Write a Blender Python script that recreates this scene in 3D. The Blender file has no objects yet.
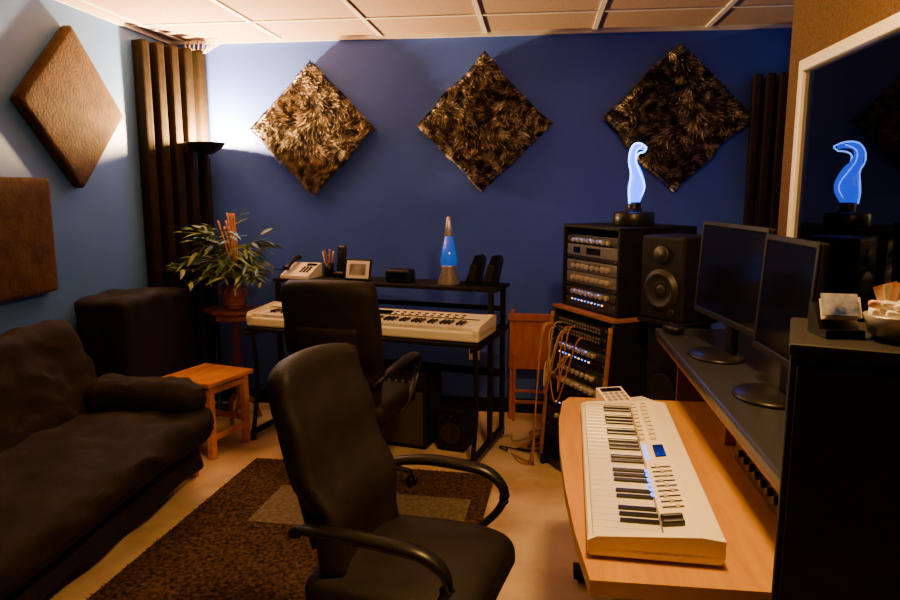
import bpy, bmesh, math, random
from mathutils import Vector, Matrix, noise, Euler
random.seed(7)
rad=math.radians

# ------------------------------------------------------------------ materials
def mat(name,c1,c2=None,rough=.6,metal=0,scale=8,bump=0,bscale=40,stretch=(1,1,1),spec=.5,emit=None,es=0,coat=0,ramp=(.35,.65),sheen=0,c3=None,detail=4,kind='noise'):
    m=bpy.data.materials.new(name); m.use_nodes=True
    nt=m.node_tree; N=nt.nodes; L=nt.links
    b=N['Principled BSDF']
    b.inputs['Roughness'].default_value=rough; b.inputs['Metallic'].default_value=metal
    b.inputs['Specular IOR Level'].default_value=spec
    b.inputs['Coat Weight'].default_value=coat
    b.inputs['Sheen Weight'].default_value=sheen
    if c2 is None: c2=tuple(x*.8 for x in c1)
    tc=N.new('ShaderNodeTexCoord'); mp=N.new('ShaderNodeMapping'); mp.inputs['Scale'].default_value=stretch
    L.new(tc.outputs['Object'],mp.inputs[0])
    n1=N.new('ShaderNodeTexNoise'); n1.inputs['Scale'].default_value=scale; n1.inputs['Detail'].default_value=detail
    if kind=='wood': n1.inputs['Detail'].default_value=6; n1.inputs['Distortion'].default_value=.6
    L.new(mp.outputs[0],n1.inputs['Vector'])
    cr=N.new('ShaderNodeValToRGB'); cr.color_ramp.elements[0].position=ramp[0]; cr.color_ramp.elements[1].position=ramp[1]
    cr.color_ramp.elements[0].color=(*c1,1); cr.color_ramp.elements[1].color=(*c2,1)
    if c3:
        e=cr.color_ramp.elements.new(min(1,ramp[1]+.1)); e.color=(*c3,1)
    L.new(n1.outputs['Fac'],cr.inputs[0]); L.new(cr.outputs[0],b.inputs['Base Color'])
    if bump:
        n2=N.new('ShaderNodeTexNoise'); n2.inputs['Scale'].default_value=bscale; n2.inputs['Detail'].default_value=3
        L.new(mp.outputs[0],n2.inputs['Vector'])
        bp=N.new('ShaderNodeBump'); bp.inputs['Strength'].default_value=bump; bp.inputs['Distance'].default_value=.01
        L.new(n2.outputs[0],bp.inputs['Height']); L.new(bp.outputs[0],b.inputs['Normal'])
    if emit: b.inputs['Emission Color'].default_value=(*emit,1); b.inputs['Emission Strength'].default_value=es
    return m

M={}
M['wall']=mat('blue_wall_paint',(.042,.100,.58),(.050,.115,.64),rough=.5,scale=3,bump=.08,bscale=120,spec=.4)
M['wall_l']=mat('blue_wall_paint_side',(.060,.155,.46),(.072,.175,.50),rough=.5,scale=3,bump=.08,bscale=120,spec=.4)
M['plain']=mat('plain_wall_paint',(.22,.14,.08),(.25,.16,.10),rough=.8,scale=3)
M['carpetwall']=mat('brown_wall_carpet',(.10,.058,.026),(.16,.09,.045),rough=.95,scale=120,bump=.6,bscale=250,spec=.1)
M['ceil']=mat('ceiling_tile',(.33,.205,.14),(.42,.275,.195),rough=.9,scale=60,bump=.3,bscale=150)
M['grid']=mat('white_metal_grid',(.85,.78,.66),rough=.4)
M['floor']=mat('worn_floor',(.34,.21,.11),(.76,.57,.36),rough=.5,scale=2.6,bump=.15,bscale=30,ramp=(.32,.62),detail=9)
M['suede']=mat('brown_suede',(.048,.025,.010),(.088,.047,.020),rough=.9,scale=14,bump=.4,bscale=60,spec=.15)
M['fur_d']=mat('shag_fur_dark',(.012,.008,.006),(.030,.020,.014),rough=.5,scale=20)
M['fur_m']=mat('shag_fur_brown',(.09,.058,.036),(.19,.125,.08),rough=.5,scale=20)
M['fur_l']=mat('shag_fur_light',(.42,.31,.21),(.66,.52,.38),rough=.5,scale=20)
M['furback']=mat('fur_base',(.02,.013,.01),(.05,.03,.02),rough=.9,scale=60)
M['foam']=mat('acoustic_foam',(.010,.0063,.003),(.018,.011,.005),rough=.95,scale=30,bump=.4,bscale=200,spec=.1)
M['black']=mat('black_plastic',(.005,.0045,.004),(.008,.007,.006),rough=.35,scale=20,spec=.35)
M['blackm']=mat('black_matte',(.005,.0045,.004),(.009,.0075,.006),rough=.6,scale=20,bump=.1,bscale=200,spec=.2)
M['leather']=mat('black_fabric',(.006,.0042,.003),(.012,.0085,.0055),rough=.6,scale=12,bump=.25,bscale=260,spec=.3)
M['sofa']=mat('dark_sofa_cover',(.008,.0045,.0022),(.015,.009,.0045),rough=.8,scale=9,bump=.3,bscale=120,spec=.3)
M['cloth']=mat('black_drape',(.003,.0025,.002),(.006,.005,.004),rough=.8,scale=8,bump=.2,bscale=100,spec=.3)
M['pine']=mat('orange_pine',(.54,.18,.015),(.72,.30,.032),rough=.35,kind='wood',scale=7,stretch=(4,.6,4),coat=.3)
M['maple']=mat('maple_laminate',(.52,.235,.012),(.62,.31,.02),rough=.28,kind='wood',scale=6,stretch=(6,.6,1),coat=.25)
M['maple_edge']=mat('maple_edge',(.80,.46,.05),rough=.35,scale=5)
M['redwood']=mat('red_brown_wood',(.34,.085,.015),(.46,.13,.028),rough=.35,kind='wood',scale=5,stretch=(4,4,.7),coat=.3)
M['darkwood']=mat('mahogany',(.16,.045,.012),(.25,.08,.024),rough=.3,kind='wood',scale=7,coat=.4)
M['brownwood']=mat('brown_cabinet_wood',(.22,.085,.025),(.32,.13,.042),rough=.45,kind='wood',scale=4,stretch=(1,1,5))
M['shelf']=mat('charcoal_laminate',(.018,.020,.026),(.028,.030,.036),rough=.35,scale=90)
M['white']=mat('white_plastic',(.90,.82,.62),(.92,.85,.66),rough=.35,scale=4)
M['key']=mat('white_key',(.95,.90,.74),rough=.25,scale=4)
M['bkey']=mat('black_key',(.006,.006,.006),rough=.3)
M['silver']=mat('brushed_silver',(.60,.56,.50),(.70,.66,.60),rough=.3,metal=.7,scale=40,stretch=(1,1,10))
M['gsilver']=mat('gear_faceplate',(.20,.19,.17),(.28,.26,.23),rough=.35,metal=.6,scale=40,stretch=(1,1,10))
M['panel']=mat('gear_grey',(.03,.03,.033),rough=.35,metal=.3)
M['screen']=mat('dark_screen',(.003,.003,.004),rough=.12,spec=.25)
M['glow']=mat('blue_glow_acrylic',(.01,.03,.4),rough=.3,emit=(.006,.055,1),es=6.5)
M['glow2']=mat('pale_blue_glow_rim',(.1,.2,.9),rough=.3,emit=(.08,.25,1),es=13)
M['led']=mat('blue_led',(.1,.2,.9),emit=(.06,.2,1),es=4)
M['ledo']=mat('amber_led',(.9,.4,.1),emit=(1,.35,.08),es=5)
M['lava']=mat('blue_lava_glass',(.01,.12,.60),rough=.08,emit=(.01,.13,.9),es=.4,coat=1)
M['bulb']=mat('halogen_bulb',(1,.9,.7),emit=(1,.62,.3),es=30)
M['leaf']=mat('leaf_green',(.022,.060,.008),(.16,.21,.022),rough=.4,scale=14,spec=.35)
M['reed']=mat('dried_reed',(.50,.19,.06),(.62,.28,.10),rough=.7,scale=20)
M['pot']=mat('brown_glazed_pot',(.20,.05,.015),(.30,.09,.03),rough=.25,scale=10,coat=.5)
M['bronze']=mat('dark_bronze',(.02,.015,.012),rough=.35,metal=.5)
M['paper']=mat('paper_card',(.80,.76,.68),(.70,.66,.6),rough=.6,scale=30)
M['blue_card']=mat('blue_card',(.02,.06,.30),(.6,.62,.7),rough=.4,scale=35)
M['orange_card']=mat('warm_card',(.75,.28,.08),(.85,.7,.5),rough=.4,scale=35)
M['cable']=mat('orange_cable',(.45,.17,.05),rough=.5)
M['cablew']=mat('pale_cable',(.42,.30,.18),rough=.5)
M['cone']=mat('speaker_cone',(.014,.013,.012),rough=.45)
M['amp']=mat('amp_cloth',(.035,.028,.020),(.055,.045,.03),rough=.8,scale=120)
M['photo']=mat('photo_print',(.35,.30,.22),(.12,.09,.06),rough=.3,scale=18)

def rug_mat():
    m=bpy.data.materials.new('shag_rug'); m.use_nodes=True; nt=m.node_tree;N=nt.nodes;L=nt.links;b=N['Principled BSDF']
    b.inputs['Roughness'].default_value=1; b.inputs['Specular IOR Level'].default_value=.1
    tc=N.new('ShaderNodeTexCoord'); n=N.new('ShaderNodeTexNoise'); n.inputs['Scale'].default_value=60; n.inputs['Detail'].default_value=4
    L.new(tc.outputs['Object'],n.inputs['Vector'])
    a=N.new('ShaderNodeValToRGB'); a.color_ramp.elements[0].position=.36;a.color_ramp.elements[1].position=.70
    a.color_ramp.elements[0].color=(.018,.010,.005,1);a.color_ramp.elements[1].color=(.13,.075,.036,1)
    c=N.new('ShaderNodeValToRGB'); c.color_ramp.elements[0].position=.3;c.color_ramp.elements[1].position=.7
    c.color_ramp.elements[0].color=(.10,.08,.055,1);c.color_ramp.elements[1].color=(.22,.17,.115,1)
    L.new(n.outputs[0],a.inputs[0]);L.new(n.outputs[0],c.inputs[0])
    sp=N.new('ShaderNodeSeparateXYZ');L.new(tc.outputs['Object'],sp.inputs[0])
    def band(sock,lo,hi):
        g=N.new('ShaderNodeMath');g.operation='GREATER_THAN';g.inputs[1].default_value=lo;L.new(sock,g.inputs[0])
        l=N.new('ShaderNodeMath');l.operation='LESS_THAN';l.inputs[1].default_value=hi;L.new(sock,l.inputs[0])
        k=N.new('ShaderNodeMath');k.operation='MULTIPLY';L.new(g.outputs[0],k.inputs[0]);L.new(l.outputs[0],k.inputs[1]);return k.outputs[0]
    k=N.new('ShaderNodeMath');k.operation='MULTIPLY'
    L.new(band(sp.outputs[0],-.38,.60),k.inputs[0]);L.new(band(sp.outputs[1],.35,.75),k.inputs[1])
    mx=N.new('ShaderNodeMix');mx.data_type='RGBA';L.new(k.outputs[0],mx.inputs[0]);L.new(a.outputs[0],mx.inputs[6]);L.new(c.outputs[0],mx.inputs[7])
    L.new(mx.outputs[2],b.inputs['Base Color'])
    return m
M['rug']=rug_mat()
def glass_mat():
    m=bpy.data.materials.new('window_glass'); m.use_nodes=True; nt=m.node_tree;N=nt.nodes;L=nt.links
    out=N['Material Output'];N.remove(N['Principled BSDF'])
    t=N.new('ShaderNodeBsdfTransparent');t.inputs[0].default_value=(.55,.55,.6,1)
    g=N.new('ShaderNodeBsdfGlossy');g.inputs['Roughness'].default_value=.01
    f=N.new('ShaderNodeFresnel');f.inputs[0].default_value=1.7
    x=N.new('ShaderNodeMixShader');L.new(f.outputs[0],x.inputs[0]);L.new(t.outputs[0],x.inputs[1]);L.new(g.outputs[0],x.inputs[2]);L.new(x.outputs[0],out.inputs[0])
    return m
M['glass']=glass_mat()

# ------------------------------------------------------------------ mesh builder
def TR(c=(0,0,0),r=(0,0,0)):
    return Matrix.Translation(Vector(c))@Euler([rad(a) for a in r]).to_matrix().to_4x4()
class MB:
    def __init__(s): s.v=[];s.f=[];s.m=[];s.s=[]
    def add(s,vs,fs,mi=0,smooth=False,T=None):
        o=len(s.v)
        for v in vs:
            v=Vector(v); s.v.append(T@v if T else v)
        for f in fs: s.f.append([i+o for i in f]);s.m.append(mi);s.s.append(smooth)
    def box(s,c,size,r=(0,0,0),mi=0,bev=.003,seg=2,T=None):
        bm=bmesh.new();bmesh.ops.create_cube(bm,size=1)
        for v in bm.verts: v.co=Vector((v.co.x*size[0],v.co.y*size[1],v.co.z*size[2]))
        bev=min(bev,min(size)*.45)
        if bev>0: bmesh.ops.bevel(bm,geom=bm.edges[:],offset=bev,segments=seg,affect='EDGES',profile=.5)
        X=TR(c,r)
        if T: X=T@X
        bm.verts.index_update()
        s.add([v.co.copy() for v in bm.verts],[[v.index for v in f.verts] for f in bm.faces],mi,False,X);bm.free()
    def soft(s,c,size,rr,n=10,fn=None,r=(0,0,0),mi=0):
        bm=bmesh.new();bmesh.ops.create_cube(bm,size=2)
        bmesh.ops.subdivide_edges(bm,edges=bm.edges[:],cuts=n,use_grid_fill=True)
        h=Vector(size)/2; rr=min(rr,min(h)*.999); inn=h-Vector((rr,rr,rr))
        for v in bm.verts:
            p=Vector([math.copysign(1-(1-abs(a))**1.35,a)*k for a,k in zip(v.co,h)])
            q=Vector([max(-i,min(i,a)) for a,i in zip(p,inn)]); d=p-q
            p=q+d.normalized()*rr if d.length>1e-9 else p
            if fn: p=fn(p)
            v.co=p
        bm.verts.index_update()
        s.add([v.co.copy() for v in bm.verts],[[v.index for v in f.verts] for f in bm.faces],mi,True,TR(c,r));bm.free()
    def lathe(s,prof,c=(0,0,0),r=(0,0,0),seg=28,mi=0,smooth=True,sx=1,sy=1,T=None):
        vs=[];fs=[];n=len(prof)
        for i in range(seg):
            a=2*math.pi*i/seg
            for (R,z) in prof: vs.append((R*math.cos(a)*sx,R*math.sin(a)*sy,z))
        for i in range(seg):
            j=(i+1)%seg
            for k in range(n-1): fs.append([i*n+k,j*n+k,j*n+k+1,i*n+k+1])
        if prof[0][0]>1e-6: fs.append([i*n for i in range(seg)][::-1])
        if prof[-1][0]>1e-6: fs.append([i*n+n-1 for i in range(seg)])
        X=TR(c,r)
        if T: X=T@X
        s.add(vs,fs,mi,smooth,X)
    def cyl(s,c,R,h,r=(0,0,0),seg=20,mi=0,b=.002,R2=None):
        R2=R if R2 is None else R2; b=min(b,R*.4,R2*.4,h*.4)
        s.lathe([(0,-h/2),(R-b,-h/2),(R,-h/2+b),(R2,h/2-b),(R2-b,h/2),(0,h/2)],c,r,seg,mi,False)
    def sweep(s,pts,R,seg=8,mi=0,sub=6,sec=None,closed=False,T=None,up=None):
        P=[Vector(p) for p in pts];n=len(P);out=[];rs=[]
        Rf=R if callable(R) else (lambda t:R)
        segs=n if closed else n-1
        for i in range(segs):
            if closed: p0,p1,p2,p3=P[(i-1)%n],P[i],P[(i+1)%n],P[(i+2)%n]
            else: p0,p1,p2,p3=P[max(i-1,0)],P[i],P[i+1],P[min(i+2,n-1)]
            for k in range(sub):
                t=k/sub
                out.append(.5*((2*p1)+(-p0+p2)*t+(2*p0-5*p1+4*p2-p3)*t*t+(-p0+3*p1-3*p2+p3)*t**3));rs.append((i+t)/segs)
        if not closed: out.append(P[-1]);rs.append(1)
        m=len(out);vs=[];fs=[];nrm=None
        for i,p in enumerate(out):
            a=out[(i-1)%m] if closed or i>0 else p; b=out[(i+1)%m] if closed or i<m-1 else p
            t=(b-a)
            t=t.normalized() if t.length>1e-9 else Vector((0,0,1))
            if up is not None:
                side=t.cross(Vector(up)); side=side.normalized() if side.length>1e-6 else Vector((1,0,0)); nn=side.cross(t).normalized()
            else:
                if nrm is None:
                    nrm=t.orthogonal().normalized()
                nrm=(nrm-t*nrm.dot(t)); nrm=nrm.normalized() if nrm.length>1e-6 else t.orthogonal().normalized()
                nn=nrm; side=t.cross(nn)
            r_=Rf(rs[i]); rx,ry=(r_,r_) if sec is None else (r_*sec[0],r_*sec[1])
            for k in range(seg):
                a_=2*math.pi*k/seg; vs.append(p+side*math.cos(a_)*rx+nn*math.sin(a_)*ry)
        for i in range(m if closed else m-1):
            j=(i+1)%m
            for k in range(seg):
                l=(k+1)%seg; fs.append([i*seg+k,i*seg+l,j*seg+l,j*seg+k])
        if not closed: fs.append(list(range(seg))[::-1]);fs.append([(m-1)*seg+k for k in range(seg)])
        s.add(vs,fs,mi,True,T)
    def prism(s,poly,z0,z1,mi=0,mside=None,T=None,axis='z'):
        n=len(poly)
        if axis=='z': lo=[(x,y,z0) for x,y in poly];hi=[(x,y,z1) for x,y in poly]
        elif axis=='y': lo=[(x,z0,y) for x,y in poly];hi=[(x,z1,y) for x,y in poly]
        else: lo=[(z0,x,y) for x,y in poly];hi=[(z1,x,y) for x,y in poly]
        s.add(lo+hi,[list(range(n))[::-1],[i+n for i in range(n)]],mi,False,T)
        s.add(lo+hi,[[i,(i+1)%n,(i+1)%n+n,i+n] for i in range(n)],mi if mside is None else mside,False,T)
    def obj(s,name,mats,parent=None,loc=(0,0,0),rot=(0,0,0)):
        me=bpy.data.meshes.new(name);me.from_pydata([tuple(v) for v in s.v],[],s.f)
        for m in mats: me.materials.append(M[m])
        for p,mi,sm in zip(me.polygons,s.m,s.s): p.material_index=mi;p.use_smooth=sm
        bm=bmesh.new();bm.from_mesh(me);bmesh.ops.recalc_face_normals(bm,faces=bm.faces[:]);bm.to_mesh(me);bm.free()
        me.update()
        o=bpy.data.objects.new(name,me);bpy.context.scene.collection.objects.link(o)
        o.location=loc;o.rotation_euler=[rad(a) for a in rot]
        if parent: o.parent=parent
        return o
def grp(name,loc=(0,0,0),rz=0,sc=1):
    e=bpy.data.objects.new(name,None);e.empty_display_size=.1;bpy.context.scene.collection.objects.link(e)
    e.location=loc;e.rotation_euler=(0,0,rad(rz));e.scale=(sc,sc,sc);return e
def nz(p,f,seed=0): return noise.noise(Vector((p[0]*f+seed,p[1]*f+seed*1.7,p[2]*f-seed)))

# ------------------------------------------------------------------ room shell
XL,XR,YB,YF,H=-2.5,1.5,4.66,-1.5,2.5
def slab(name,lo,hi,m):
    b=MB();c=[(a+d)/2 for a,d in zip(lo,hi)];sz=[d-a for a,d in zip(lo,hi)]
    b.box((0,0,0),sz,bev=0);return b.obj(name,[m],loc=c)
slab('floor',(XL-.1,YF-.1,-.1),(XR+.1,YB+.1,0),'floor')
slab('ceiling',(XL-.1,YF-.1,H),(XR+.1,YB+.1,H+.1),'ceil')
slab('wall_back',(XL-.1,YB,0),(XR+.1,YB+.1,H),'wall')
slab('wall_left',(XL-.1,YF,0),(XL,YB,H),'wall_l')
slab('wall_right',(XR,YF,0),(XR+.1,YB,H),'wall')
slab('wall_front',(XL-.1,YF-.1,0),(XR+.1,YF,H),'plain')
bx0,bx1=.97,1.10; wy0,wy1,wz0,wz1=.9,2.84,1.08,1.955; BE=3.02
b=MB()
def bb(lo,hi,mi=0):
    b.box([(a+d)/2 for a,d in zip(lo,hi)],[d-a for a,d in zip(lo,hi)],bev=0,mi=mi)
bb((bx0,YF,0),(bx1,BE,wz0));bb((bx0,YF,wz1),(bx1,BE,H));bb((bx0,wy1,wz0),(bx1,BE,wz1));bb((bx0,YF,wz0),(bx1,wy0,wz1))
bb((bx1,BE-.1,0),(XR,BE,H))
b.obj('wall_booth',['carpetwall'])
b=MB()
fw=.032
for lo,hi in [((bx0-.015,wy0-fw,wz1-.01),(bx1,wy1+fw,wz1+fw)),((bx0-.015,wy0-fw,wz0-fw),(bx1,wy1+fw,wz0+.01)),
              ((bx0-.015,wy1-.01,wz0),(bx1,wy1+fw,wz1)),((bx0-.015,wy0-fw,wz0),(bx1,wy0+.01,wz1))]:
    b.box([(a+d)/2 for a,d in zip(lo,hi)],[d-a for a,d in zip(lo,hi)],bev=.004)
w=grp('window_1');b.obj('frame',['white'],w)
b=MB();b.box((bx0+.002,(wy0+wy1)/2,(wz0+wz1)/2),(.006,wy1-wy0-.01,wz1-wz0-.01),bev=0);b.obj('glass_pane',['glass'],w)
b=MB()
for i in range(19):
    for k in range(9):
        y=.98+i*.1;z=1.05+k*.1
        b.add([(XR-.01,y-.05,z-.05),(XR-.01,y+.05,z-.05),(XR-.01,y+.05,z+.05),(XR-.01,y-.05,z+.05),(XR-.07,y,z)],[[3,2,1,0],[0,1,4],[1,2,4],[2,3,4],[3,0,4]])
b.obj('acoustic_foam_tiles',['foam'])
b=MB()
x=-.36-.68*4
while x<XR:
    if x>XL: b.box((x,(YF+YB)/2,H-.004),(.028,YB-YF-.02,.01),bev=0)
    x+=.68
for y in [4.18,3.5,2.82,2.14,1.46,.78,.1,-.58]:
    b.box(((XL+XR)/2,y,H-.003),(XR-XL-.01,.024,.008),bev=0)
b.box(((XL+XR)/2,YB-.012,H-.012),(XR-XL,.022,.024),bev=0)
b.box((XL+.012,(YF+YB)/2,H-.012),(.022,YB-YF,.024),bev=0)
b.obj('trim_1',['grid'])
b=MB();b.box(((XL+XR)/2,YB-.008,.05),(XR-XL-.02,.014,.10),bev=.003);b.obj('baseboard_back',['blackm'])
b=MB();b.box((XL+.008,(YF+YB)/2,.05),(.014,YB-YF-.04,.10),bev=.003);b.obj('baseboard_left',['blackm'])
b=MB();b.box((0,0,0),(.075,.008,.12),bev=.003);b.box((0,-.004,.025),(.03,.006,.03),mi=1,bev=.002);b.box((0,-.004,-.025),(.03,.006,.03),mi=1,bev=.002)
b.obj('wall_outlet',['white','paper'],loc=(-.42,YB-.005,.42))

# ------------------------------------------------------------------ acoustic panels
def fur_panel(loc,s=.60,light=0):
    g=grp('shag_acoustic_panel',loc)
    b=MB();b.box((0,-.032,0),(s-.01,.06,s-.01),r=(0,45,0),bev=.012);b.obj('padded_core',['furback'],g)
    b=MB();c=math.cos(math.pi/4)
    for i in range(20000):
        u=random.uniform(-s/2,s/2);v=random.uniform(-s/2,s/2)
        edge=random.random()<.20
        if edge:
            if random.random()<.5:u=math.copysign(s/2,u)
            else:v=math.copysign(s/2,v)
        x=(u-v)*c;z=(u+v)*c
        y=-.062 if not edge else random.uniform(-.062,-.006)
        a=4.0*noise.noise(Vector((x*4+loc[0]*3,z*4,1.3)))-1.3+random.uniform(-.55,.55)
        l=random.uniform(.03,.065)*(0.42 if edge else 1)
        near=max(abs(u),abs(v))>s/2-.03
        if near: l*=.6
        dx,dz=math.cos(a)*l,math.sin(a)*l
        if edge: dx+=x*.05;dz+=z*.05
        dy=-random.uniform(.004,.036)
        w=.0028;px,pz=-math.sin(a)*w,math.cos(a)*w
        n=light+noise.noise(Vector((x*22+5*loc[0],z*22,3)))+.5*noise.noise(Vector((x*60,z*60,9)))+random.uniform(-.34,.34)
        mi=0 if n<-.02 else (1 if n<.26 else 2)
        b.add([(x-px,y,z-pz),(x+px,y,z+pz),(x+dx*.6+px*.7,min(y+dy*.8,-.004),z+dz*.6+pz*.7),(x+dx,min(y+dy,-.004),z+dz)],[(0,1,2,3)],mi)
    b.obj('fur_pile',['fur_d','fur_m','fur_l'],g)
for p,l in [((-1.505,YB-.004,1.915),.12),((-.365,YB-.004,1.935),.04),((.825,YB-.004,1.95),-.02)]: fur_panel(p,.585 if p[0]<.5 else .61,l)
def suede(loc,rx,s):
    b=MB()
    def fn(p):
        p.x+=(.006 if p.x>0 else 0)*(1-(2*p.y/s)**2)*(1-(2*p.z/s)**2);return p
    b.soft((0,0,0),(.06,s,s),.012,n=12,fn=fn)
    b.obj('suede_acoustic_panel',['suede'],loc=loc,rot=(rx,0,0))
suede((XL+.032,3.55,1.94),45,.60);suede((XL+.032,3.0,1.285),0,.57)
A=Vector((XL+.02,4.17));B=Vector((XL+.25,YB-.03))
b=MB()
b.prism([(XL+.004,YB-.004),(XL+.004,4.2),(XL+.05,4.2),(XL+.21,YB-.05),(XL+.21,YB-.004)],.11,2.42)
for i in range(5):
    t=(i+.5)/5;q=A.lerp(B,t)
    b.box((q.x+.02,q.y-.012,1.265),(.062,.08,2.31),r=(0,0,65),bev=.016,seg=3)
b.obj('bass_trap_column',['foam'])
b=MB()
for i in range(3): b.box((1.30+i*.07,4.60-i*.02,1.2),(.058,.10,2.0),r=(0,0,-12),bev=.015)
b.obj('bass_trap_column',['foam'])
b=MB()
for i in range(5):
    x0=-2.36+i*.03
    b.sweep([(x0,YB-.03,2.49),(x0+.03,YB-.1,2.44-.01*i),(x0+.10,YB-.06,2.41+.01*i),(x0+.14,YB-.04,2.48)],.004,seg=6)
b.obj('ceiling_wires',['grid'])

# ------------------------------------------------------------------ rug
b=MB()
b.box((0,0,.006),(1.36,2.15,.012),bev=.004)
vs=[];fs=[]
for i in range(22000):
    x=random.uniform(-.68,.68);y=random.uniform(-1.075,1.075);a=random.uniform(0,6.28);l=random.uniform(.008,.02)
    k=len(vs);px,py=-math.sin(a)*.003,math.cos(a)*.003
    vs+=[(x-px,y-py,.011),(x+px,y+py,.011),(x+math.cos(a)*l,y+math.sin(a)*l,.011+random.uniform(.003,.008))];fs.append((k,k+1,k+2))
b.add(vs,fs)
b.obj('shag_rug',['rug'],loc=(-.94,2.505,0.0),rot=(0,0,-3))

# ------------------------------------------------------------------ office chairs
def office_chair(loc,rz,sc=1,arch=.06,tilt=13):
    g=grp('office_chair',loc,rz,sc)
    b=MB()
    def fs(p):
        p.z-=.035*max(0,(p.y-.12)/.13)**2
        p.z+=.012*(1-(p.x/.26)**2) if p.z>0 else 0
        p.x*=1-.08*max(0,-(p.y)/.25)
        p.z+=.004*nz(p,9);return p
    b.soft((0,0,.475),(.53,.51,.10),.045,n=14,fn=fs);b.obj('seat_cushion',['leather'],g)
    b=MB();b.soft((0,0,.42),(.46,.44,.03),.014,n=4);b.obj('seat_pan',['black'],g)
    b=MB()
    def fb(p):
        x,z=p.x/.24,p.z/.33
        p.x*=1-.14*max(0,-z)-.06*max(0,z)**2
        p.y+=.040*x*x
        if z>.3: p.z-=arch*abs(x)**2.5*(z-.3)/.7
        p.y+=.03*math.exp(-((z+.45)/.3)**2)
        p.y-=.006*math.cos(z*9)*(1 if p.y>0 else 0)
        p.z+=.003*nz(p,12)
        return p
    b.soft((0,-.285,.80),(.48,.085,.66),.040,n=16,fn=fb,r=(tilt,0,0));b.obj('backrest',['leather'],g)
    b=MB();b.soft((0,-.318,.73),(.30,.03,.36),.014,n=8,r=(tilt,0,0),fn=lambda p:Vector((p.x,p.y+.04*(p.x/.24)**2,p.z)));b.obj('back_shell',['leather'],g)
    b=MB();b.sweep([(0,-.325,.62),(0,-.30,.46),(0,-.20,.405),(0,0,.40)],.022,sec=(1.6,.6),up=(0,.1,1));b.obj('back_bracket',['black'],g)
    for k,s in enumerate((-1,1)):
        b=MB()
        b.sweep([(s*.20,-.29,.63),(s*.245,-.24,.675),(s*.28,-.10,.70),(s*.285,.04,.70),(s*.285,.145,.685),(s*.28,.20,.63),(s*.275,.18,.56),(s*.265,.10,.48),(s*.24,.03,.425),(s*.16,.0,.41)],
            lambda t:.015+.007*math.exp(-((t-.33)/.2)**2),seg=12,sub=7,sec=(1.35,.8),up=(0,.2,1))
        b.obj('armrest_%d'%(k+1),['black'],g)
    b=MB()
    b.lathe([(0,.14),(.035,.14),(.035,.27),(.02,.275),(.02,.40),(.06,.402),(.07,.415),(0,.415)]);b.box((0,.02,.40),(.18,.24,.03),bev=.01)
    b.lathe([(0,.095),(.05,.10),(.055,.145),(.04,.155),(0,.155)])
    for i in range(5):
        a=rad(72*i+18);dx,dy=math.cos(a),math.sin(a)
        b.sweep([(dx*.03,dy*.03,.13),(dx*.15,dy*.15,.115),(dx*.29,dy*.29,.075)],lambda t:.026-.010*t,seg=8,sec=(1,.7),up=(0,0,1))
        T=TR((dx*.29,dy*.29,0),(0,0,math.degrees(a)+40))
        for sx in(-.014,.014): b.lathe([(0,-.009),(.022,-.009),(.025,-.005),(.025,.005),(.022,.009),(0,.009)],c=(sx,0,.025),r=(0,90,0),seg=16,T=T)
        b.box((0,0,.045),(.02,.03,.02),T=T);b.lathe([(0,.05),(.006,.05),(.006,.085),(0,.085)],seg=8,T=T)
    b.obj('star_base',['black'],g)
    return g
office_chair((-.325,1.80,.020),-102,.93,.035,15)
office_chair((-.895,3.28,.020),-6,.975,.02,9)

# ------------------------------------------------------------------ sofa
g=grp('futon_sofa',(0,0,0))
def wr(a=.010,seed=0,f=6):
    def fn(p):
        k=a*(nz(p,f,seed)+.5*nz(p,f*2.3,seed+3))
        q=Vector((p.x*1.0,p.y*.8+.5*p.z,p.z))
        rg=1-2*min(1,abs(nz(q,f*1.3,seed+8))*2.2)
        k+=a*.28*rg
        return p+Vector((k,k*.4,k))
    return fn
def fseat(p):
    if p.x>.2:p.x+=-.06*max(0,-p.z/.12)
    p=wr(.020,2,5)(p);p.z+=.015*math.sin(p.y*3.3);return p
b=MB();b.soft((-1.95,2.32,.335),(.74,1.84,.20),.075,n=56,fn=fseat);b.obj('seat_mattress',['sofa'],g)
b=MB();b.soft((-2.30,2.32,.615),(.17,1.80,.52),.075,n=56,fn=wr(.022,5,5),r=(0,-15,0));b.obj('back_mattress',['sofa'],g)
b=MB()
def fskirt(p):
    p.x+=.012*math.sin(p.y*14+2*nz(p,3));return p
b.soft((-1.73,2.32,.20),(.05,1.84,.22),.02,n=30,fn=fskirt,r=(0,-12,0));b.obj('cover_skirt',['sofa'],g)
b=MB();b.soft((-1.92,3.14,.50),(.60,.20,.18),.085,n=30,fn=wr(.014,9,9));b.obj('arm_bolster',['sofa'],g)
b=MB();b.soft((-1.95,1.52,.50),(.58,.20,.18),.085,n=16,fn=wr(.012,11,8));b.obj('arm_bolster_2',['sofa'],g)
b=MB()
for y in(1.44,3.34):
    b.box((-1.80,y,.22),(.05,.035,.44),bev=.006);b.box((-2.30,y,.22),(.05,.035,.44),bev=.006)
    b.box((-2.03,y,.435),(.58,.05,.03),bev=.008);b.box((-2.05,y,.13),(.50,.03,.05),bev=.006)
b.box((-1.80,2.39,.20),(.03,1.88,.07));b.box((-2.30,2.39,.20),(.03,1.88,.07))
b.obj('wood_frame',['darkwood'],g)

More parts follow.
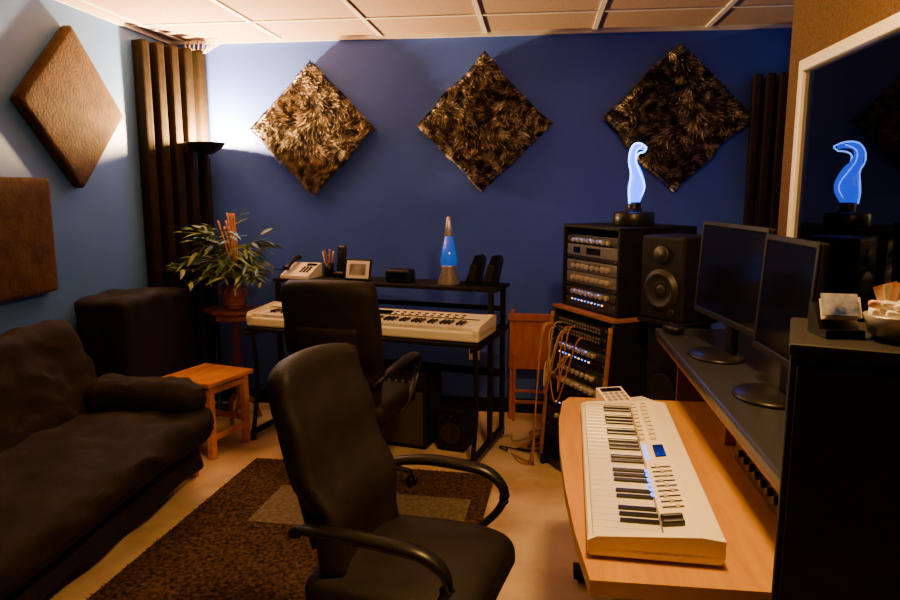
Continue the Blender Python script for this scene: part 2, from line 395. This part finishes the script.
# ------------------------------------------------------------------ draped cabinet
def fdr(p):
    t=max(0,(.46-p.z)/.92); ang=math.atan2(p.y,p.x)
    k=1+.02*t+.03*t*math.sin(ang*16+4*nz(p,3))
    p=Vector((p.x*k,p.y*k,p.z))
    if p.z>.3: p.z+=.030*nz(p,6)+.016*math.cos(p.y*6);p.x+=.014*nz(p,9)
    return p
b=MB();b.soft((0,0,.465),(.31,.66,.90),.03,n=34,fn=fdr)
b.obj('cloth_covered_cabinet',['cloth'],loc=(-2.31,3.74,.0))

# ------------------------------------------------------------------ wooden stool
g=grp('wooden_side_table',(-1.91,3.77,0),-16)
b=MB()
for i in range(4): b.box((-.138+.092*i,0,.44),(.0905,.38,.024),bev=.003)
b.obj('plank_top',['pine'],g)
b=MB()
for sx in(-1,1):
    for sy in(-1,1): b.box((sx*.145,sy*.145,.215),(.04,.04,.43),bev=.005)
    b.box((sx*.145,0,.40),(.02,.26,.05));b.box((sx*.145,0,.12),(.02,.26,.035))
    b.box((0,sx*.145,.40),(.26,.02,.05));b.box((0,sx*.145,.16),(.26,.02,.035))
b.obj('legs',['pine'],g)

# ------------------------------------------------------------------ plant stand + plant
PX,PY=-1.94,4.26
g=grp('plant_stand',(PX,PY,0))
b=MB();b.prism([(.21*math.cos(rad(a)),.17*math.sin(rad(a))) for a in range(22,382,45)],.735,.755)
b.prism([(.17*math.cos(rad(a)),.145*math.sin(rad(a))) for a in range(22,382,45)],.69,.735);b.obj('tabletop',['darkwood'],g)
b=MB();b.lathe([(0,.08),(.04,.09),(.03,.15),(.022,.2),(.035,.3),(.028,.4),(.02,.5),(.036,.6),(.02,.64),(.05,.69),(0,.69)])
for i in range(3):
    a=rad(120*i+30);dx,dy=math.cos(a),math.sin(a);b.sweep([(dx*.02,dy*.02,.17),(dx*.09,dy*.09,.12),(dx*.13,dy*.13,.012)],lambda t:.02-.007*t)
b.obj('pedestal',['darkwood'],g)
g=grp('potted_plant',(PX+.01,PY-.03,.756))
b=MB();b.lathe([(0,0),(.055,0),(.065,.01),(.078,.06),(.075,.10),(.058,.135),(.055,.15),(.066,.165),(.060,.168),(.048,.15),(0,.145)],seg=32)
for z in(.035,.06,.085): b.lathe([(.076,z-.004),(.081,z),(.076,z+.004)],seg=32)
for s in(-1,1): b.sweep([(s*.055,0,.145),(s*.09,0,.14),(s*.095,0,.11),(s*.075,0,.085)],.007,seg=8)
b.obj('glazed_pot',['pot'],g)
b=MB();st=MB()
def leaf(b,base,d,L,W,droop):
    d=d.normalized();side=d.cross(Vector((0,0,1)));side=side.normalized() if side.length>1e-5 else Vector((1,0,0))
    side=(side+Vector((0,0,random.uniform(-.7,.7)))).normalized()
    vs=[];fs=[];n=5
    for i in range(n+1):
        t=i/n;w=W*math.sin(math.pi*min(1,t*.93+.07))**.8*(1-.3*t);p=base+d*L*t+Vector((0,0,-droop*t*t))
        vs+=[p-side*w,p+Vector((0,0,-w*.35)),p+side*w]
        if i: k=3*i;fs+=[[k-3,k-2,k+1,k],[k-2,k-1,k+2,k+1]]
    b.add(vs,fs,0,True)
for i in range(58):
    a=2*math.pi*i/58*4.0+random.uniform(-.2,.2);R=random.uniform(.14,.42);hgt=random.uniform(.14,.48)*(1.2-R)
    if math.sin(a)>.3:R*=.6
    if math.cos(a)>0:R*=.85
    p0=Vector((0,0,.15));p2=Vector((math.cos(a)*R,math.sin(a)*R,.15+hgt*random.uniform(.25,.95)));p1=Vector((math.cos(a)*R*.45,math.sin(a)*R*.45,.15+hgt))
    st.sweep([p0,p0*.25+p1*.5+p2*.25,p2],.0025,seg=5)
    for k in range(8):
        t=.3+.7*k/7;p=p0*(1-t)**2+p1*2*t*(1-t)+p2*t*t
        tan=(p2-p1*.6-p0*.4).normalized()
        s=1 if k%2 else -1
        dr=tan*.8+tan.cross(Vector((0,0,1))).normalized()*s*.7+Vector((0,0,random.uniform(-.35,.35)))
        L_=random.uniform(.08,.13)
        q=p+dr.normalized()*L_
        if q.x<-.47 or q.y>.34 or q.z<.17 or q.x>.31 or (q.x<-.2 and q.z<.24) : continue
        leaf(b,p,dr,L_,random.uniform(.011,.017),random.uniform(.01,.04))
b.obj('leaves',['leaf'],g);st.obj('stems',['leaf'],g)
b=MB()
for i in range(8):
    a=random.uniform(0,6.28);l=random.uniform(.42,.56);k=random.uniform(.02,.08)
    b.sweep([(0,0,.1),(math.cos(a)*k*.5,math.sin(a)*k*.5,.1+l*.5),(math.cos(a)*k-.04,math.sin(a)*k,.1+l)],.006,seg=6)
b.obj('dried_reeds',['reed'],g)

# ------------------------------------------------------------------ torchiere
g=grp('torchiere_floor_lamp',(-2.165,4.43,0))
b=MB();b.lathe([(0,0),(.12,0),(.125,.01),(.10,.025),(.03,.04),(.012,.06),(.011,1.70),(.018,1.72),(.02,1.74),(0,1.74)],seg=32);b.obj('pole_and_base',['bronze'],g)
b=MB();b.lathe([(.012,1.735),(.05,1.745),(.095,1.775),(.125,1.81),(.128,1.815),(.120,1.812),(.09,1.782),(.045,1.755),(.012,1.75)],seg=40)
b.obj('bowl_shade',['bronze'],g)
b=MB();b.lathe([(0,1.758),(.018,1.762),(.020,1.785),(.01,1.798),(0,1.80)],seg=16);b.obj('bulb',['bulb'],g)

# ------------------------------------------------------------------ keyboards
def keyboard(name,loc,rz,L,D,Hh,nw,style):
    g=grp(name,loc,rz)
    b=MB()
    b.box((0,0,Hh*.28),(L,D,Hh*.5),bev=.010)
    kd=.15
    ky=-D/2+.012+kd/2
    cheek=.035 if style=='piano' else .02
    for s in(-1,1):
        b.prism([(-D/2,Hh*.3),(-D/2,Hh*.62),(-D/2+.02,Hh*.78),(D/2-.05,Hh),(D/2,Hh*.92),(D/2,Hh*.3)],s*L/2-(cheek if s>0 else 0),s*L/2+(cheek if s<0 else 0),axis='x')
    y0=ky+kd/2+.002
    b.prism([(y0,Hh*.3),(y0,Hh*.82),(D/2-.05,Hh*.97),(D/2,Hh*.9),(D/2,Hh*.3)],-L/2+cheek*.5,L/2-cheek*.5,axis='x')
    b.obj('case',['white'],g)
    kx=L-2*cheek-.004
    if style=='piano': kx=min(kx,1.26)
    w=kx/nw;x0=-kx/2
    if style=='piano':
        c=MB()
        for s in(-1,1): c.box((s*(kx/2+(L/2-cheek-kx/2)/2),ky,Hh*.62),(L/2-cheek-kx/2,kd,Hh*.22),bev=.004)
        c.obj('key_blocks',['white'],g)
    b=MB()
    for i in range(nw): b.box((x0+w*(i+.5),ky,Hh*.58),(w-.0016,kd,Hh*.28),bev=.0015,seg=1)
    b.obj('white_keys',['key'],g)
    b=MB()
    for i in range(nw-1):
        if i%7 in(0,1,3,4,5): b.box((x0+w*(i+1),ky+kd*.20,Hh*.76),(min(w*.5,.0125),kd*.58,Hh*.16),bev=.002,seg=1)
    b.obj('black_keys',['bkey'],g)
    b=MB();yp=(y0+D/2-.05)/2;tilt=math.degrees(math.atan2(Hh*.15,(D/2-.05-y0)));zt=Hh*.9
    T=TR((0,yp,zt),(tilt,0,0))
    if style=='piano':
        b.box((0,.0,.001),(.26,.06,.004),mi=1,T=T)
        for i in range(26):
            x=-.58+i*.046
            if abs(x)>.15:b.box((x,.015,.002),(.022,.012,.006),mi=0,T=T);b.box((x,-.02,.002),(.022,.010,.006),mi=0,T=T)
        b.box((0,-.045,.001),(L-.1,.012,.003),mi=1,T=T)
    else:
        b.box((-.02,.01,.001),(.09,.03,.004),mi=1,T=T)
        for i in range(9):
            for j in(-.028,.004):
                x=-.42+i*.038;b.lathe([(0,0),(.010,0),(.009,.014),(0,.014)],c=(x,j,.001),mi=3,seg=14,T=T);b.box((x,j,.016),(.002,.014,.002),mi=1,T=T)
        for i in range(9): 
            x=.10+i*.030;b.box((x,.0,.002),(.004,.05,.003),mi=0,T=T);b.box((x,-.01+.03*((i*7)%3)/3,.006),(.013,.010,.010),mi=3,T=T)
        for i in range(6): b.box((.12+i*.03,-.040,.002),(.016,.008,.005),mi=2,T=T)
        for i in range(4): b.box((-.06+i*.028,-.028,.002),(.016,.010,.005),mi=2,T=T)
        for s in (0,1): b.box((.40+s*.028,-.012,.004),(.014,.05,.02),mi=0,bev=.005,T=T)
    b.obj('controls',['panel','screen','led','white'],g)
    return g

# ------------------------------------------------------------------ piano desk
DX,DY,DR=-.955,4.07,-12.6
def dl(x,y,z=0):
    a=rad(DR);return (DX+x*math.cos(a)-y*math.sin(a),DY+x*math.sin(a)+y*math.cos(a),z)
g=grp('keyboard_desk',(DX,DY,0),DR)
b=MB();b.box((0,0,.688),(1.48,.62,.024),bev=.005);b.obj('desktop',['blackm'],g)
b=MB();b.box((0,.16,.945),(1.48,.30,.022),bev=.005);b.obj('upper_shelf',['blackm'],g)
b=MB()
for s in(-1,1):
    x=s*.705
    b.box((x,.02,.475),(.03,.03,.92),bev=.005);b.box((x,.28,.475),(.03,.03,.92),bev=.005)
    b.box((x,-.02,.045),(.04,.62,.03),bev=.008);b.box((x,-.02,.665),(.03,.60,.025))
    b.sweep([(x,-.27,.66),(x,-.24,.35),(x,-.30,.05)],.014,seg=8)
    for y in(-.31,.27): b.cyl((x,y,.016),.02,.032)
b.box((0,.28,.40),(1.40,.02,.05));b.box((0,.28,.80),(1.40,.015,.03))
b.obj('steel_frame',['black'],g)
kx,ky,_=dl(.0,-.12)
keyboard('digital_piano',(kx,ky,.701),DR,1.46,.34,.11,52,'piano')

g=grp('desk_telephone',dl(-.60,.13,.956),DR)
b=MB();b.prism([(-.09,0),(-.09,.018),(.07,.085),(.09,.085),(.09,0)],-.10,.10,axis='x')
T=TR((.02,-.01,.053),(22,0,0))
for i in range(4):
    for j in range(3): b.box((-.01+j*.024+.01,-.035+i*.02,.002),(.016,.013,.008),mi=1,T=T)
b.box((.035,.06,.002),(.07,.03,.006),mi=2,T=T)
b.sweep([(-.065,-.075,.06),(-.065,-.04,.082),(-.065,.04,.112),(-.065,.08,.118)],lambda t:.017+.008*abs(2*t-1),seg=10,mi=1,sec=(1,.7),up=(0,0,1))
b.obj('body',['white','black','screen'],g)
g=grp('cordless_phone',dl(-.35,.20,.956),DR)
b=MB();b.soft((0,0,.02),(.08,.09,.04),.015,n=4);b.soft((0,.01,.11),(.060,.028,.19),.012,n=5,r=(-10,0,0));b.obj('handset_in_cradle',['black'],g)
b=MB();b.box((0,-.014,.15),(.034,.004,.035),r=(-10,0,0));b.obj('display',['panel'],g)
g=grp('pen_cup',dl(-.45,.22,.956),DR)
b=MB();b.lathe([(0,0),(.034,0),(.036,.09),(.033,.09),(.031,.005),(0,.005)],seg=24);b.obj('cup',['bronze'],g)
b=MB()
for i in range(7):
    a=i*.9;b.sweep([(0.01*math.cos(a),.01*math.sin(a),.01),(.035*math.cos(a),.035*math.sin(a),.15+.012*(i%3))],.0045,seg=6,mi=i%3)
b.obj('pens',['reed','white','redwood'],g)
g=grp('picture_frame',dl(-.175,.10,.956),DR)
T=TR((0,0,.066),(-14,0,0));b=MB();b.box((0,0,0),(.18,.014,.135),T=T,bev=.004);b.obj('frame',['black'],g)
b=MB();b.box((0,-.008,0),(.155,.003,.11),T=T);b.obj('mount',['paper'],g)
b=MB();b.box((0,-.010,0),(.11,.003,.07),T=T,bev=0);b.obj('print',['photo'],g)
b=MB();b.box((0,.045,.05),(.03,.006,.115),r=(25,0,0));b.obj('easel_back',['black'],g)
g=grp('clock_radio',dl(.10,.12,.956),DR)
b=MB();b.soft((0,0,.04),(.16,.11,.078),.014,n=6);b.obj('body',['black'],g)
b=MB();b.box((0,-.0555,.045),(.11,.003,.035));b.obj('display',['screen'],g)
b=MB()
for i in range(4): b.box((-.045+.03*i,0,.081),(.02,.012,.006))
b.obj('buttons',['panel'],g)
g=grp('lava_lamp',dl(.41,.13,.956),DR)
b=MB();b.lathe([(0,0),(.066,0),(.068,.006),(.042,.09),(.046,.105),(.050,.113),(0,.113)],seg=36)
b.lathe([(0,.285),(.026,.285),(.027,.29),(.014,.392),(.010,.398),(0,.40)],seg=36);b.obj('metal_base_and_cap',['silver'],g)
b=MB();b.lathe([(0,.112),(.048,.113),(.051,.14),(.027,.285),(0,.287)],seg=36);b.obj('glass_bottle',['lava'],g)
g=grp('desktop_speakers',dl(.62,.15,.956),DR)
for k,s in enumerate((-1,1)):
    b=MB();x0=s*.052
    b.prism([(x0-.055,0),(x0+.03,0),(x0+.06,.155),(x0+.045,.18),(x0+.012,.178)],-.045,.04,axis='y')
    b.box((x0-.003,-.047,.075),(.045,.006,.10),r=(0,14,0),mi=1,bev=.003)
    b.obj('speaker_%d'%(k+1),['black','cone'],g)

g=grp('guitar_amplifier',dl(.20,-.0,0),DR)
b=MB();b.box((0,0,.24),(.33,.26,.46),bev=.012);
for sx in(-.13,.13):
    for sy in(-.09,.09): b.cyl((sx,sy,.006),.015,.014)
b.obj('cabinet',['blackm'],g)
b=MB();b.box((0,-.131,.19),(.29,.004,.32));b.obj('grille_cloth',['amp'],g)
b=MB();b.box((0,-.131,.41),(.29,.006,.06));
for i in range(6): b.cyl((-.11+.044*i,-.14,.41),.009,.014,r=(90,0,0),mi=1)
b.obj('control_panel',['panel','gsilver'],g)
b=MB();b.sweep([(-.07,0,.47),(-.06,0,.495),(.06,0,.495),(.07,0,.47)],.008,seg=8);b.obj('handle',['black'],g)
g=grp('small_speaker',dl(.50,.0,0),DR)
b=MB();b.box((0,0,.13),(.17,.18,.26),bev=.01);b.obj('cabinet',['blackm'],g)
b=MB();b.lathe([(0,.0),(.02,.012),(.055,0),(.062,.008),(.066,.0)],c=(0,-.091,.11),r=(90,0,0));b.lathe([(0,.006),(.018,.0)],c=(0,-.092,.21),r=(90,0,0));b.obj('driver',['cone'],g)
g=grp('folding_chair',(-.02,4.50,0),-2)
b=MB()
T=TR((0,0,0),(-7,0,0))
b.box((0,-.02,.52),(.32,.016,.36),T=T,bev=.006);b.box((0,-.034,.685),(.335,.014,.05),T=T,bev=.004);b.obj('seat_and_back_panels',['redwood'],g)
b=MB()
for s in(-1,1):
    b.box((s*.145,.0,.37),(.022,.018,.73),T=T);b.box((s*.12,-.045,.22),(.02,.016,.46),r=(4,0,0),T=T)
b.box((0,0,.12),(.28,.014,.022),T=T);b.box((0,-.045,.2),(.23,.012,.02),T=T)
b.obj('legs',['redwood'],g)

# ------------------------------------------------------------------ gear rack
RX,RY,RR=.455,3.70,-60
def gear(b,z,h,y,style,W=.44):
    mi={'s':1,'d':2,'b':0}[style[0]]
    b.box((0,y,z),(W,.03,h-.004),mi=mi,bev=.002)
    yf=y-.016
    for s in(-1,1): b.cyl((s*(W/2-.012),yf,z+h*.25),.004,.006,r=(90,0,0),mi=1,seg=8)
    k=style[1:]
    if 'k' in k:
        for i in range(8): b.cyl((-.15+i*.043,yf-.006,z),min(.013,h*.3),.018,r=(90,0,0),mi=7,seg=14)
    if 'v' in k: b.box((.02,yf,z),(.12,.004,h*.55),mi=4);b.box((-.13,yf,z),(.06,.004,h*.5),mi=4)
    if 'l' in k:
        for i in range(10): b.box((-.16+i*.03,yf,z+h*.15),(.010,.004,.006),mi=5 if i%3 else 6,bev=0)
    if 'p' in k:
        for i in range(16):
            for j in(-1,1): b.cyl((-.18+i*.024,yf,z+j*h*.2),.006,.006,r=(90,0,0),mi=1,seg=8)
gm=['black','gsilver','panel','white','screen','led','ledo','silver']
g=grp('studio_equipment_rack',(RX,RY,0),RR)
b=MB()
for s in(-1,1): b.box((s*.24,0,1.115),(.018,.46,.43),bev=.004)
b.box((0,0,1.325),(.498,.46,.018),bev=.004);b.box((0,0,.909),(.498,.46,.018),bev=.004);b.box((0,.22,1.115),(.47,.012,.41))
b.obj('upper_case',['blackm'],g)
b=MB();z=1.275
for h,st in [(.040,'dkl'),(.060,'sv'),(.018,'b'),(.060,'skv'),(.060,'sk'),(.018,'b'),(.045,'dkl'),(.05,'dl')]:
    gear(b,z-h/2,h,-.205,st);z-=h+.002
b.box((0,-.02,1.1),(.43,.36,.36),mi=0)
b.obj('upper_gear',gm,g)
b=MB()
for s in(-1,1):
    b.prism([(-.33,.0),(-.27,.86),(-.25,.885),(.22,.885),(.22,0)],s*.262-.012,s*.262+.012,axis='x',mi=0)
b.obj('side_panels',['blackm'],g)
b=MB()
for s in(-1,1): b.sweep([(s*.262,-.333,.06),(s*.262,-.30,.50),(s*.262,-.272,.86)],.012,seg=6,sec=(1.1,1.1),mi=0)
b.box((0,-.02,.891),(.55,.50,.018));b.obj('wood_trim',['brownwood'],g)
b=MB();z=.85
for h,st in [(.044,'bp'),(.044,'bp'),(.03,'b'),(.044,'dkl'),(.044,'bl'),(.088,'dvk'),(.044,'sk'),(.088,'b'),(.044,'bl'),(.088,'dk'),(.088,'b')]:
    gear(b,z-h/2,h,-.265-.045*(.85-z),st,W=.49);z-=h+.003
b.box((0,-.02,.45),(.48,.40,.78),mi=0);b.box((0,-.05,.03),(.50,.5,.05),mi=0)
b.obj('lower_gear',gm,g)
b=MB()
for i in range(7):
    x0=-.22+random.uniform(0,.30);x1=-.22+random.uniform(0,.2);z0=.83-random.uniform(0,.07);z1=random.uniform(.50,.66)
    d=random.uniform(.03,.07);zz=min(z0,z1)-random.uniform(.05,.12)
    b.sweep([(x0,-.285,z0),(x0,-.30-d*.8,z0-.03),((x0+x1)/2,-.32-d,zz),(x1,-.31-d*.5,z1),(x1,-.30,z1+.01)],.0038,seg=6,mi=i%2)
for i in range(3):
    x0=-.24+.012*i
    b.sweep([(x0,-.30,.80),(x0-.01,-.35,.76),(x0-.02-.01*i,-.37,.4),(x0-.01,-.40,.06),(x0-.06,-.44+.03*i,.008),(x0-.2,-.42,.008)],.004,seg=6,mi=i%2)
b.obj('patch_cables',['cable','cablew'],g)

# glowing sculpture lamp
g=grp('blue_sculpture_lamp',(.468,3.60,1.335),52)
b=MB();b.lathe([(0,0),(.10,0),(.102,.006),(.100,.060),(.095,.066),(.04,.07),(.032,.10),(.036,.115),(0,.117)],seg=36);b.obj('base',['black'],g)
b=MB()
b.sweep([(0,0,.110),(.006,0,.15),(.016,0,.20),(.008,0,.25),(-.018,0,.295),(-.030,0,.335),(-.015,0,.372),(.03,0,.385),(.075,0,.378)],
   lambda t:(.030+.030*math.exp(-((t-.22)/.17)**2)-.022*max(0,(t-.45))/.55),seg=16,sub=8,sec=(.55,1.0),up=(1,0,.0))
b.obj('glowing_swirl',['glow'],g)
b=MB()
b.sweep([(-.045,0,.11),(-.052,0,.16),(-.046,0,.21),(-.042,0,.26),(-.062,0,.31),(-.055,0,.36),(-.02,0,.396),(.04,0,.402),(.095,0,.385)],lambda t:.004,seg=8,up=(0,1,0))
b.sweep([(.030,0,.11),(.058,0,.16),(.068,0,.20),(.045,0,.25),(.010,0,.30),(.003,0,.335),(.03,0,.355),(.07,0,.362),(.095,0,.378)],lambda t:.004,seg=8,up=(0,1,0))
for s in(-1,1): b.sweep([(.0,s*.017,.12),(.03,s*.032,.17),(.03,s*.033,.21),(0,s*.026,.26),(-.03,s*.02,.31),(-.025,s*.016,.36),(.03,s*.012,.388)],lambda t:.003,seg=6,up=(0,1,0))
b.obj('bright_rim',['glow2'],g)

# ------------------------------------------------------------------ studio speaker on stand
g=grp('studio_speaker',(.635,3.25,0),-50)
z,w,d,h=.935,.24,.24,.375
b=MB();b.box((0,0,z+h/2),(w,d,h),bev=.012,seg=3);b.obj('cabinet',['blackm'],g)
b=MB()
b.lathe([(0,.004),(.022,.006),(.026,-.004),(.066,.012),(.072,.016),(.080,.014),(.082,.0),(.095,.002),(.095,-.002)],c=(0,-d/2-.001,z+h*.36),r=(90,0,0),seg=36)
b.lathe([(0,.008),(.012,.007),(.016,.0),(.04,.010),(.042,.0)],c=(0,-d/2-.001,z+h*.78),r=(90,0,0),seg=30)
b.cyl((.06,-d/2-.001,z+.04),.018,.004,r=(90,0,0));b.obj('drivers',['cone'],g)
b=MB();b.box((0,.0,.925),(.25,.25,.018));b.box((0,.02,.46),(.20,.20,.92),bev=.01);b.box((0,0,.012),(.26,.26,.024))
b.lathe([(0,.0),(.03,.012),(.07,0),(.078,.008),(.082,.0)],c=(0,-.081,.60),r=(90,0,0),mi=1)
b.obj('stand',['blackm','cone'],g)

# ------------------------------------------------------------------ recording desk
g=grp('recording_desk',(0,0,0))
b=MB()
left=[(.118,1.354),(.098,1.55),(.084,1.80),(.078,2.10),(.082,2.35),(.10,2.58),(.13,2.65)]
poly=[(.94,1.354)]+[(.94,2.65)]+left[::-1]
b.prism(poly,.685,.72,mi=0,mside=1);b.obj('maple_worktop',['maple','maple_edge'],g)
b=MB();b.box((.725,2.205,.915),(.45,1.63,.032),bev=.008);b.obj('monitor_shelf',['shelf'],g)
b=MB()
for y in(1.44,2.2,2.96): b.box((.76,y,.81 if y<2.7 else .45),(.34,.025,.18 if y<2.7 else .90),bev=.003)
b.box((.93,2.2,.81),(.015,1.5,.18))
b.box((.715,2.2,.893),(.42,1.58,.014),bev=0)
b.box((.72,2.80,.56),(.36,.29,.018))
b.obj('shelf_supports',['brownwood'],g)
b=MB()
b.box((.56,1.42,.35),(.62,.03,.66));b.box((.56,2.58,.35),(.62,.03,.66));b.box((.90,2.0,.40),(.02,1.14,.54))
b.box((.52,1.42,.04),(.72,.06,.04));b.box((.52,2.58,.04),(.72,.06,.04))
b.obj('pedestals',['blackm'],g)
b=MB()
for x in(.19,.85):
    for y in(1.42,2.58): b.cyl((x,y,.022),.022,.02,r=(90,0,0))
b.obj('casters',['black'],g)
keyboard('midi_keyboard',(.282,1.93,.722),-92.5,.99,.285,.065,29,'midi')
g=grp('audio_interface',(.70,1.80,.722),-90)
b=MB();b.box((0,0,.06),(.42,.24,.09),bev=.004,mi=2);b.box((0,-.121,.06),(.44,.006,.088),mi=2)
for i in range(7): b.cyl((-.15+.05*i,-.13,.06),.011,.016,r=(90,0,0),mi=0)
for i in range(4): b.box((-.15+.1*i,0,.008),(.02,.15,.016),mi=0)
b.obj('chassis',['black','silver','panel'],g)
g=grp('paper_stack',(.36,2.54,.721),12)
b=MB()
for i in range(5): b.box((.004*i,0.003*i,.002+.003*i),(.21-.02*i,.13,.0025),r=(0,0,i*4),bev=0)
b.obj('sheets',['paper'],g)
g=grp('desk_calculator',(.29,2.53,.738),20)
b=MB();b.prism([(-.06,0),(-.06,.012),(.06,.045),(.06,0)],-.05,.05,axis='x');T=TR((0,0,.028),(15.4,0,0))
for i in range(4):
    for j in range(4): b.box((-.033+.022*j,-.045+.02*i,.002),(.016,.013,.006),mi=1,T=T)
b.box((0,.042,.002),(.08,.024,.004),mi=2,T=T);b.obj('body',['white','silver','screen'],g)

def monitor(loc,rz,w=.50,h=.31,lift=.105):
    g=grp('computer_monitor',loc,rz)
    b=MB();b.lathe([(0,0),(.115,0),(.118,.004),(.11,.012),(.03,.020),(0,.02)],c=(0,-.03,0),seg=40,sy=.78);b.soft((0,.022,.09),(.07,.025,.17),.010,n=4);b.obj('stand',['black'],g)
    b=MB();T=TR((0,0,lift+h/2),(-3,0,0))
    b.box((0,.008,0),(w,.024,h),bev=.007,T=T);b.box((0,.024,0),(w*.6,.024,h*.6),bev=.010,T=T);
    for s in (-1,1): b.box((s*(w/2-.008),-.006,0),(.016,.006,h-.004),T=T)
    b.box((0,-.006,h/2-.008),(w-.004,.006,.016),T=T);b.box((0,-.006,-h/2+.012),(w-.004,.006,.022),T=T)
    b.obj('bezel_housing',['black'],g)
    b=MB();b.box((0,-.0048,.003),(w-.034,.002,h-.038),bev=0,T=T);b.obj('screen',['screen'],g)
monitor((.655,2.50,.931),-82,.54,.345,.12)
monitor((.680,2.01,.931),-87,.36,.345,.105)
g=grp('computer_mouse',(.555,2.90,.931),20)
b=MB();b.soft((0,0,.018),(.06,.10,.036),.017,n=6,fn=lambda p:Vector((p.x*(1-.1*(p.y/.05)**2),p.y,p.z*(1-.25*max(0,p.y/.05)))));b.obj('shell',['black'],g)
b=MB();b.cyl((0,.02,.034),.008,.006,r=(0,90,0));b.obj('wheel',['panel'],g)

# ------------------------------------------------------------------ tall black cabinet in foreground
CX,CY,CR=.378,1.08,-19
CZ=-.024
def cl(x,y,z=0):
    a=rad(CR);return (CX+x*math.cos(a)-y*math.sin(a),CY+x*math.sin(a)+y*math.cos(a),z+CZ)
g=grp('storage_cabinet',(CX,CY,0),CR)
b=MB();b.box((.225,.125,.65),(.45,.24,1.25),bev=.006);b.box((.225,.125,1.297+CZ),(.456,.25,.02),bev=.005);b.box((.225,.13,.015),(.42,.2,.03))
b.obj('carcass',['blackm'],g)
b=MB();b.box((.225,-.001,.94),(.43,.012,.62),bev=.003);b.box((.225,-.001,.31),(.43,.012,.58),bev=.003)
for z in(.95,.5): b.sweep([(.40,-.004,z-.06),(.40,-.026,z-.05),(.40,-.026,z+.05),(.40,-.004,z+.06)],.004,seg=8)
b.obj('doors',['blackm'],g)
g=grp('business_card_holder',cl(.062,.10,1.308),CR+24)
b=MB();b.prism([(-.030,0),(-.030,.012),(-.01,.010),(.018,.05),(.030,.045),(.030,0)],-.030,.030,axis='x');b.obj('holder',['black'],g)
b=MB();T=TR((0,.0,.040),(55,0,-12))
for i in range(4): b.box((0.002*i,0,.003*i),(.050,.036,.0015),T=T,bev=0)
b.box((0,0.002,.0135),(.052,.038,.002),T=T,bev=0,mi=1)
b.obj('cards',['paper','blue_card'],g)
g=grp('candy_bowl',cl(.140,.10,1.308),CR,1.1)
b=MB();b.lathe([(0,0),(.024,0),(.032,.008),(.040,.034),(.038,.035),(.030,.010),(0,.007)],seg=28);b.obj('bowl',['silver'],g)
b=MB()
for i in range(26):
    a=i*2.4;rr=.028*math.sqrt((i%9)/9);zz=.024+.012*(i//9)
    b.soft((rr*math.cos(a),rr*math.sin(a),zz),(.024,.012,.012),.005,n=2,r=(random.uniform(-50,50),random.uniform(-50,50),i*37),mi=i%3)
for i in range(4):
    b.box((-.01+.008*i,.004*i,.060),(.030,.0015,.035),r=(-15+8*i,-20+14*i,i*31),bev=0,mi=2 if i%2 else 1)
b.obj('wrapped_candies',['paper','orange_card','paper'],g)

# floor cables
b=MB()
for i in range(7):
    x=-.12+random.uniform(-.1,.2);y=4.0+random.uniform(-.1,.3);p=[]
    for k in range(6):
        p.append((x,y,.006+.002*i));x+=random.uniform(-.18,.18);y+=random.uniform(-.12,.12);y=max(3.9,min(4.35,y));x=max(-.2,min(.08,x))
    b.sweep(p,.004,seg=6,mi=i%3)
b.obj('floor_cables',['blackm','cable','cablew'])

# ------------------------------------------------------------------ lights
def light(name,kind,loc,power,col,size=.1,rot=(0,0,0),**k):
    l=bpy.data.lights.new(name,kind);l.energy=power;l.color=col
    if kind=='AREA': l.shape='DISK';l.size=size
    else: l.shadow_soft_size=size
    for a,v in k.items(): setattr(l,a,v)
    o=bpy.data.objects.new(name,l);bpy.context.scene.collection.objects.link(o);o.location=loc;o.rotation_euler=[rad(a) for a in rot];return o
light('torchiere_light','POINT',(-2.165,4.43,1.822),760,(1,.61,.23),.03)
light('ceiling_light','AREA',(.25,1.6,2.46),60,(1,.53,.16),.3)

wd=bpy.data.worlds.new('world');bpy.context.scene.world=wd;wd.use_nodes=True
wd.node_tree.nodes['Background'].inputs[0].default_value=(.02,.025,.04,1)

cam=bpy.data.cameras.new('camera');cam.lens=28;cam.sensor_width=36;cam.clip_start=.02
co=bpy.data.objects.new('camera',cam);bpy.context.scene.collection.objects.link(co)
co.location=(0,0,1.51);co.rotation_euler=(rad(90-8.93),0,rad(7.2))
bpy.context.scene.camera=co
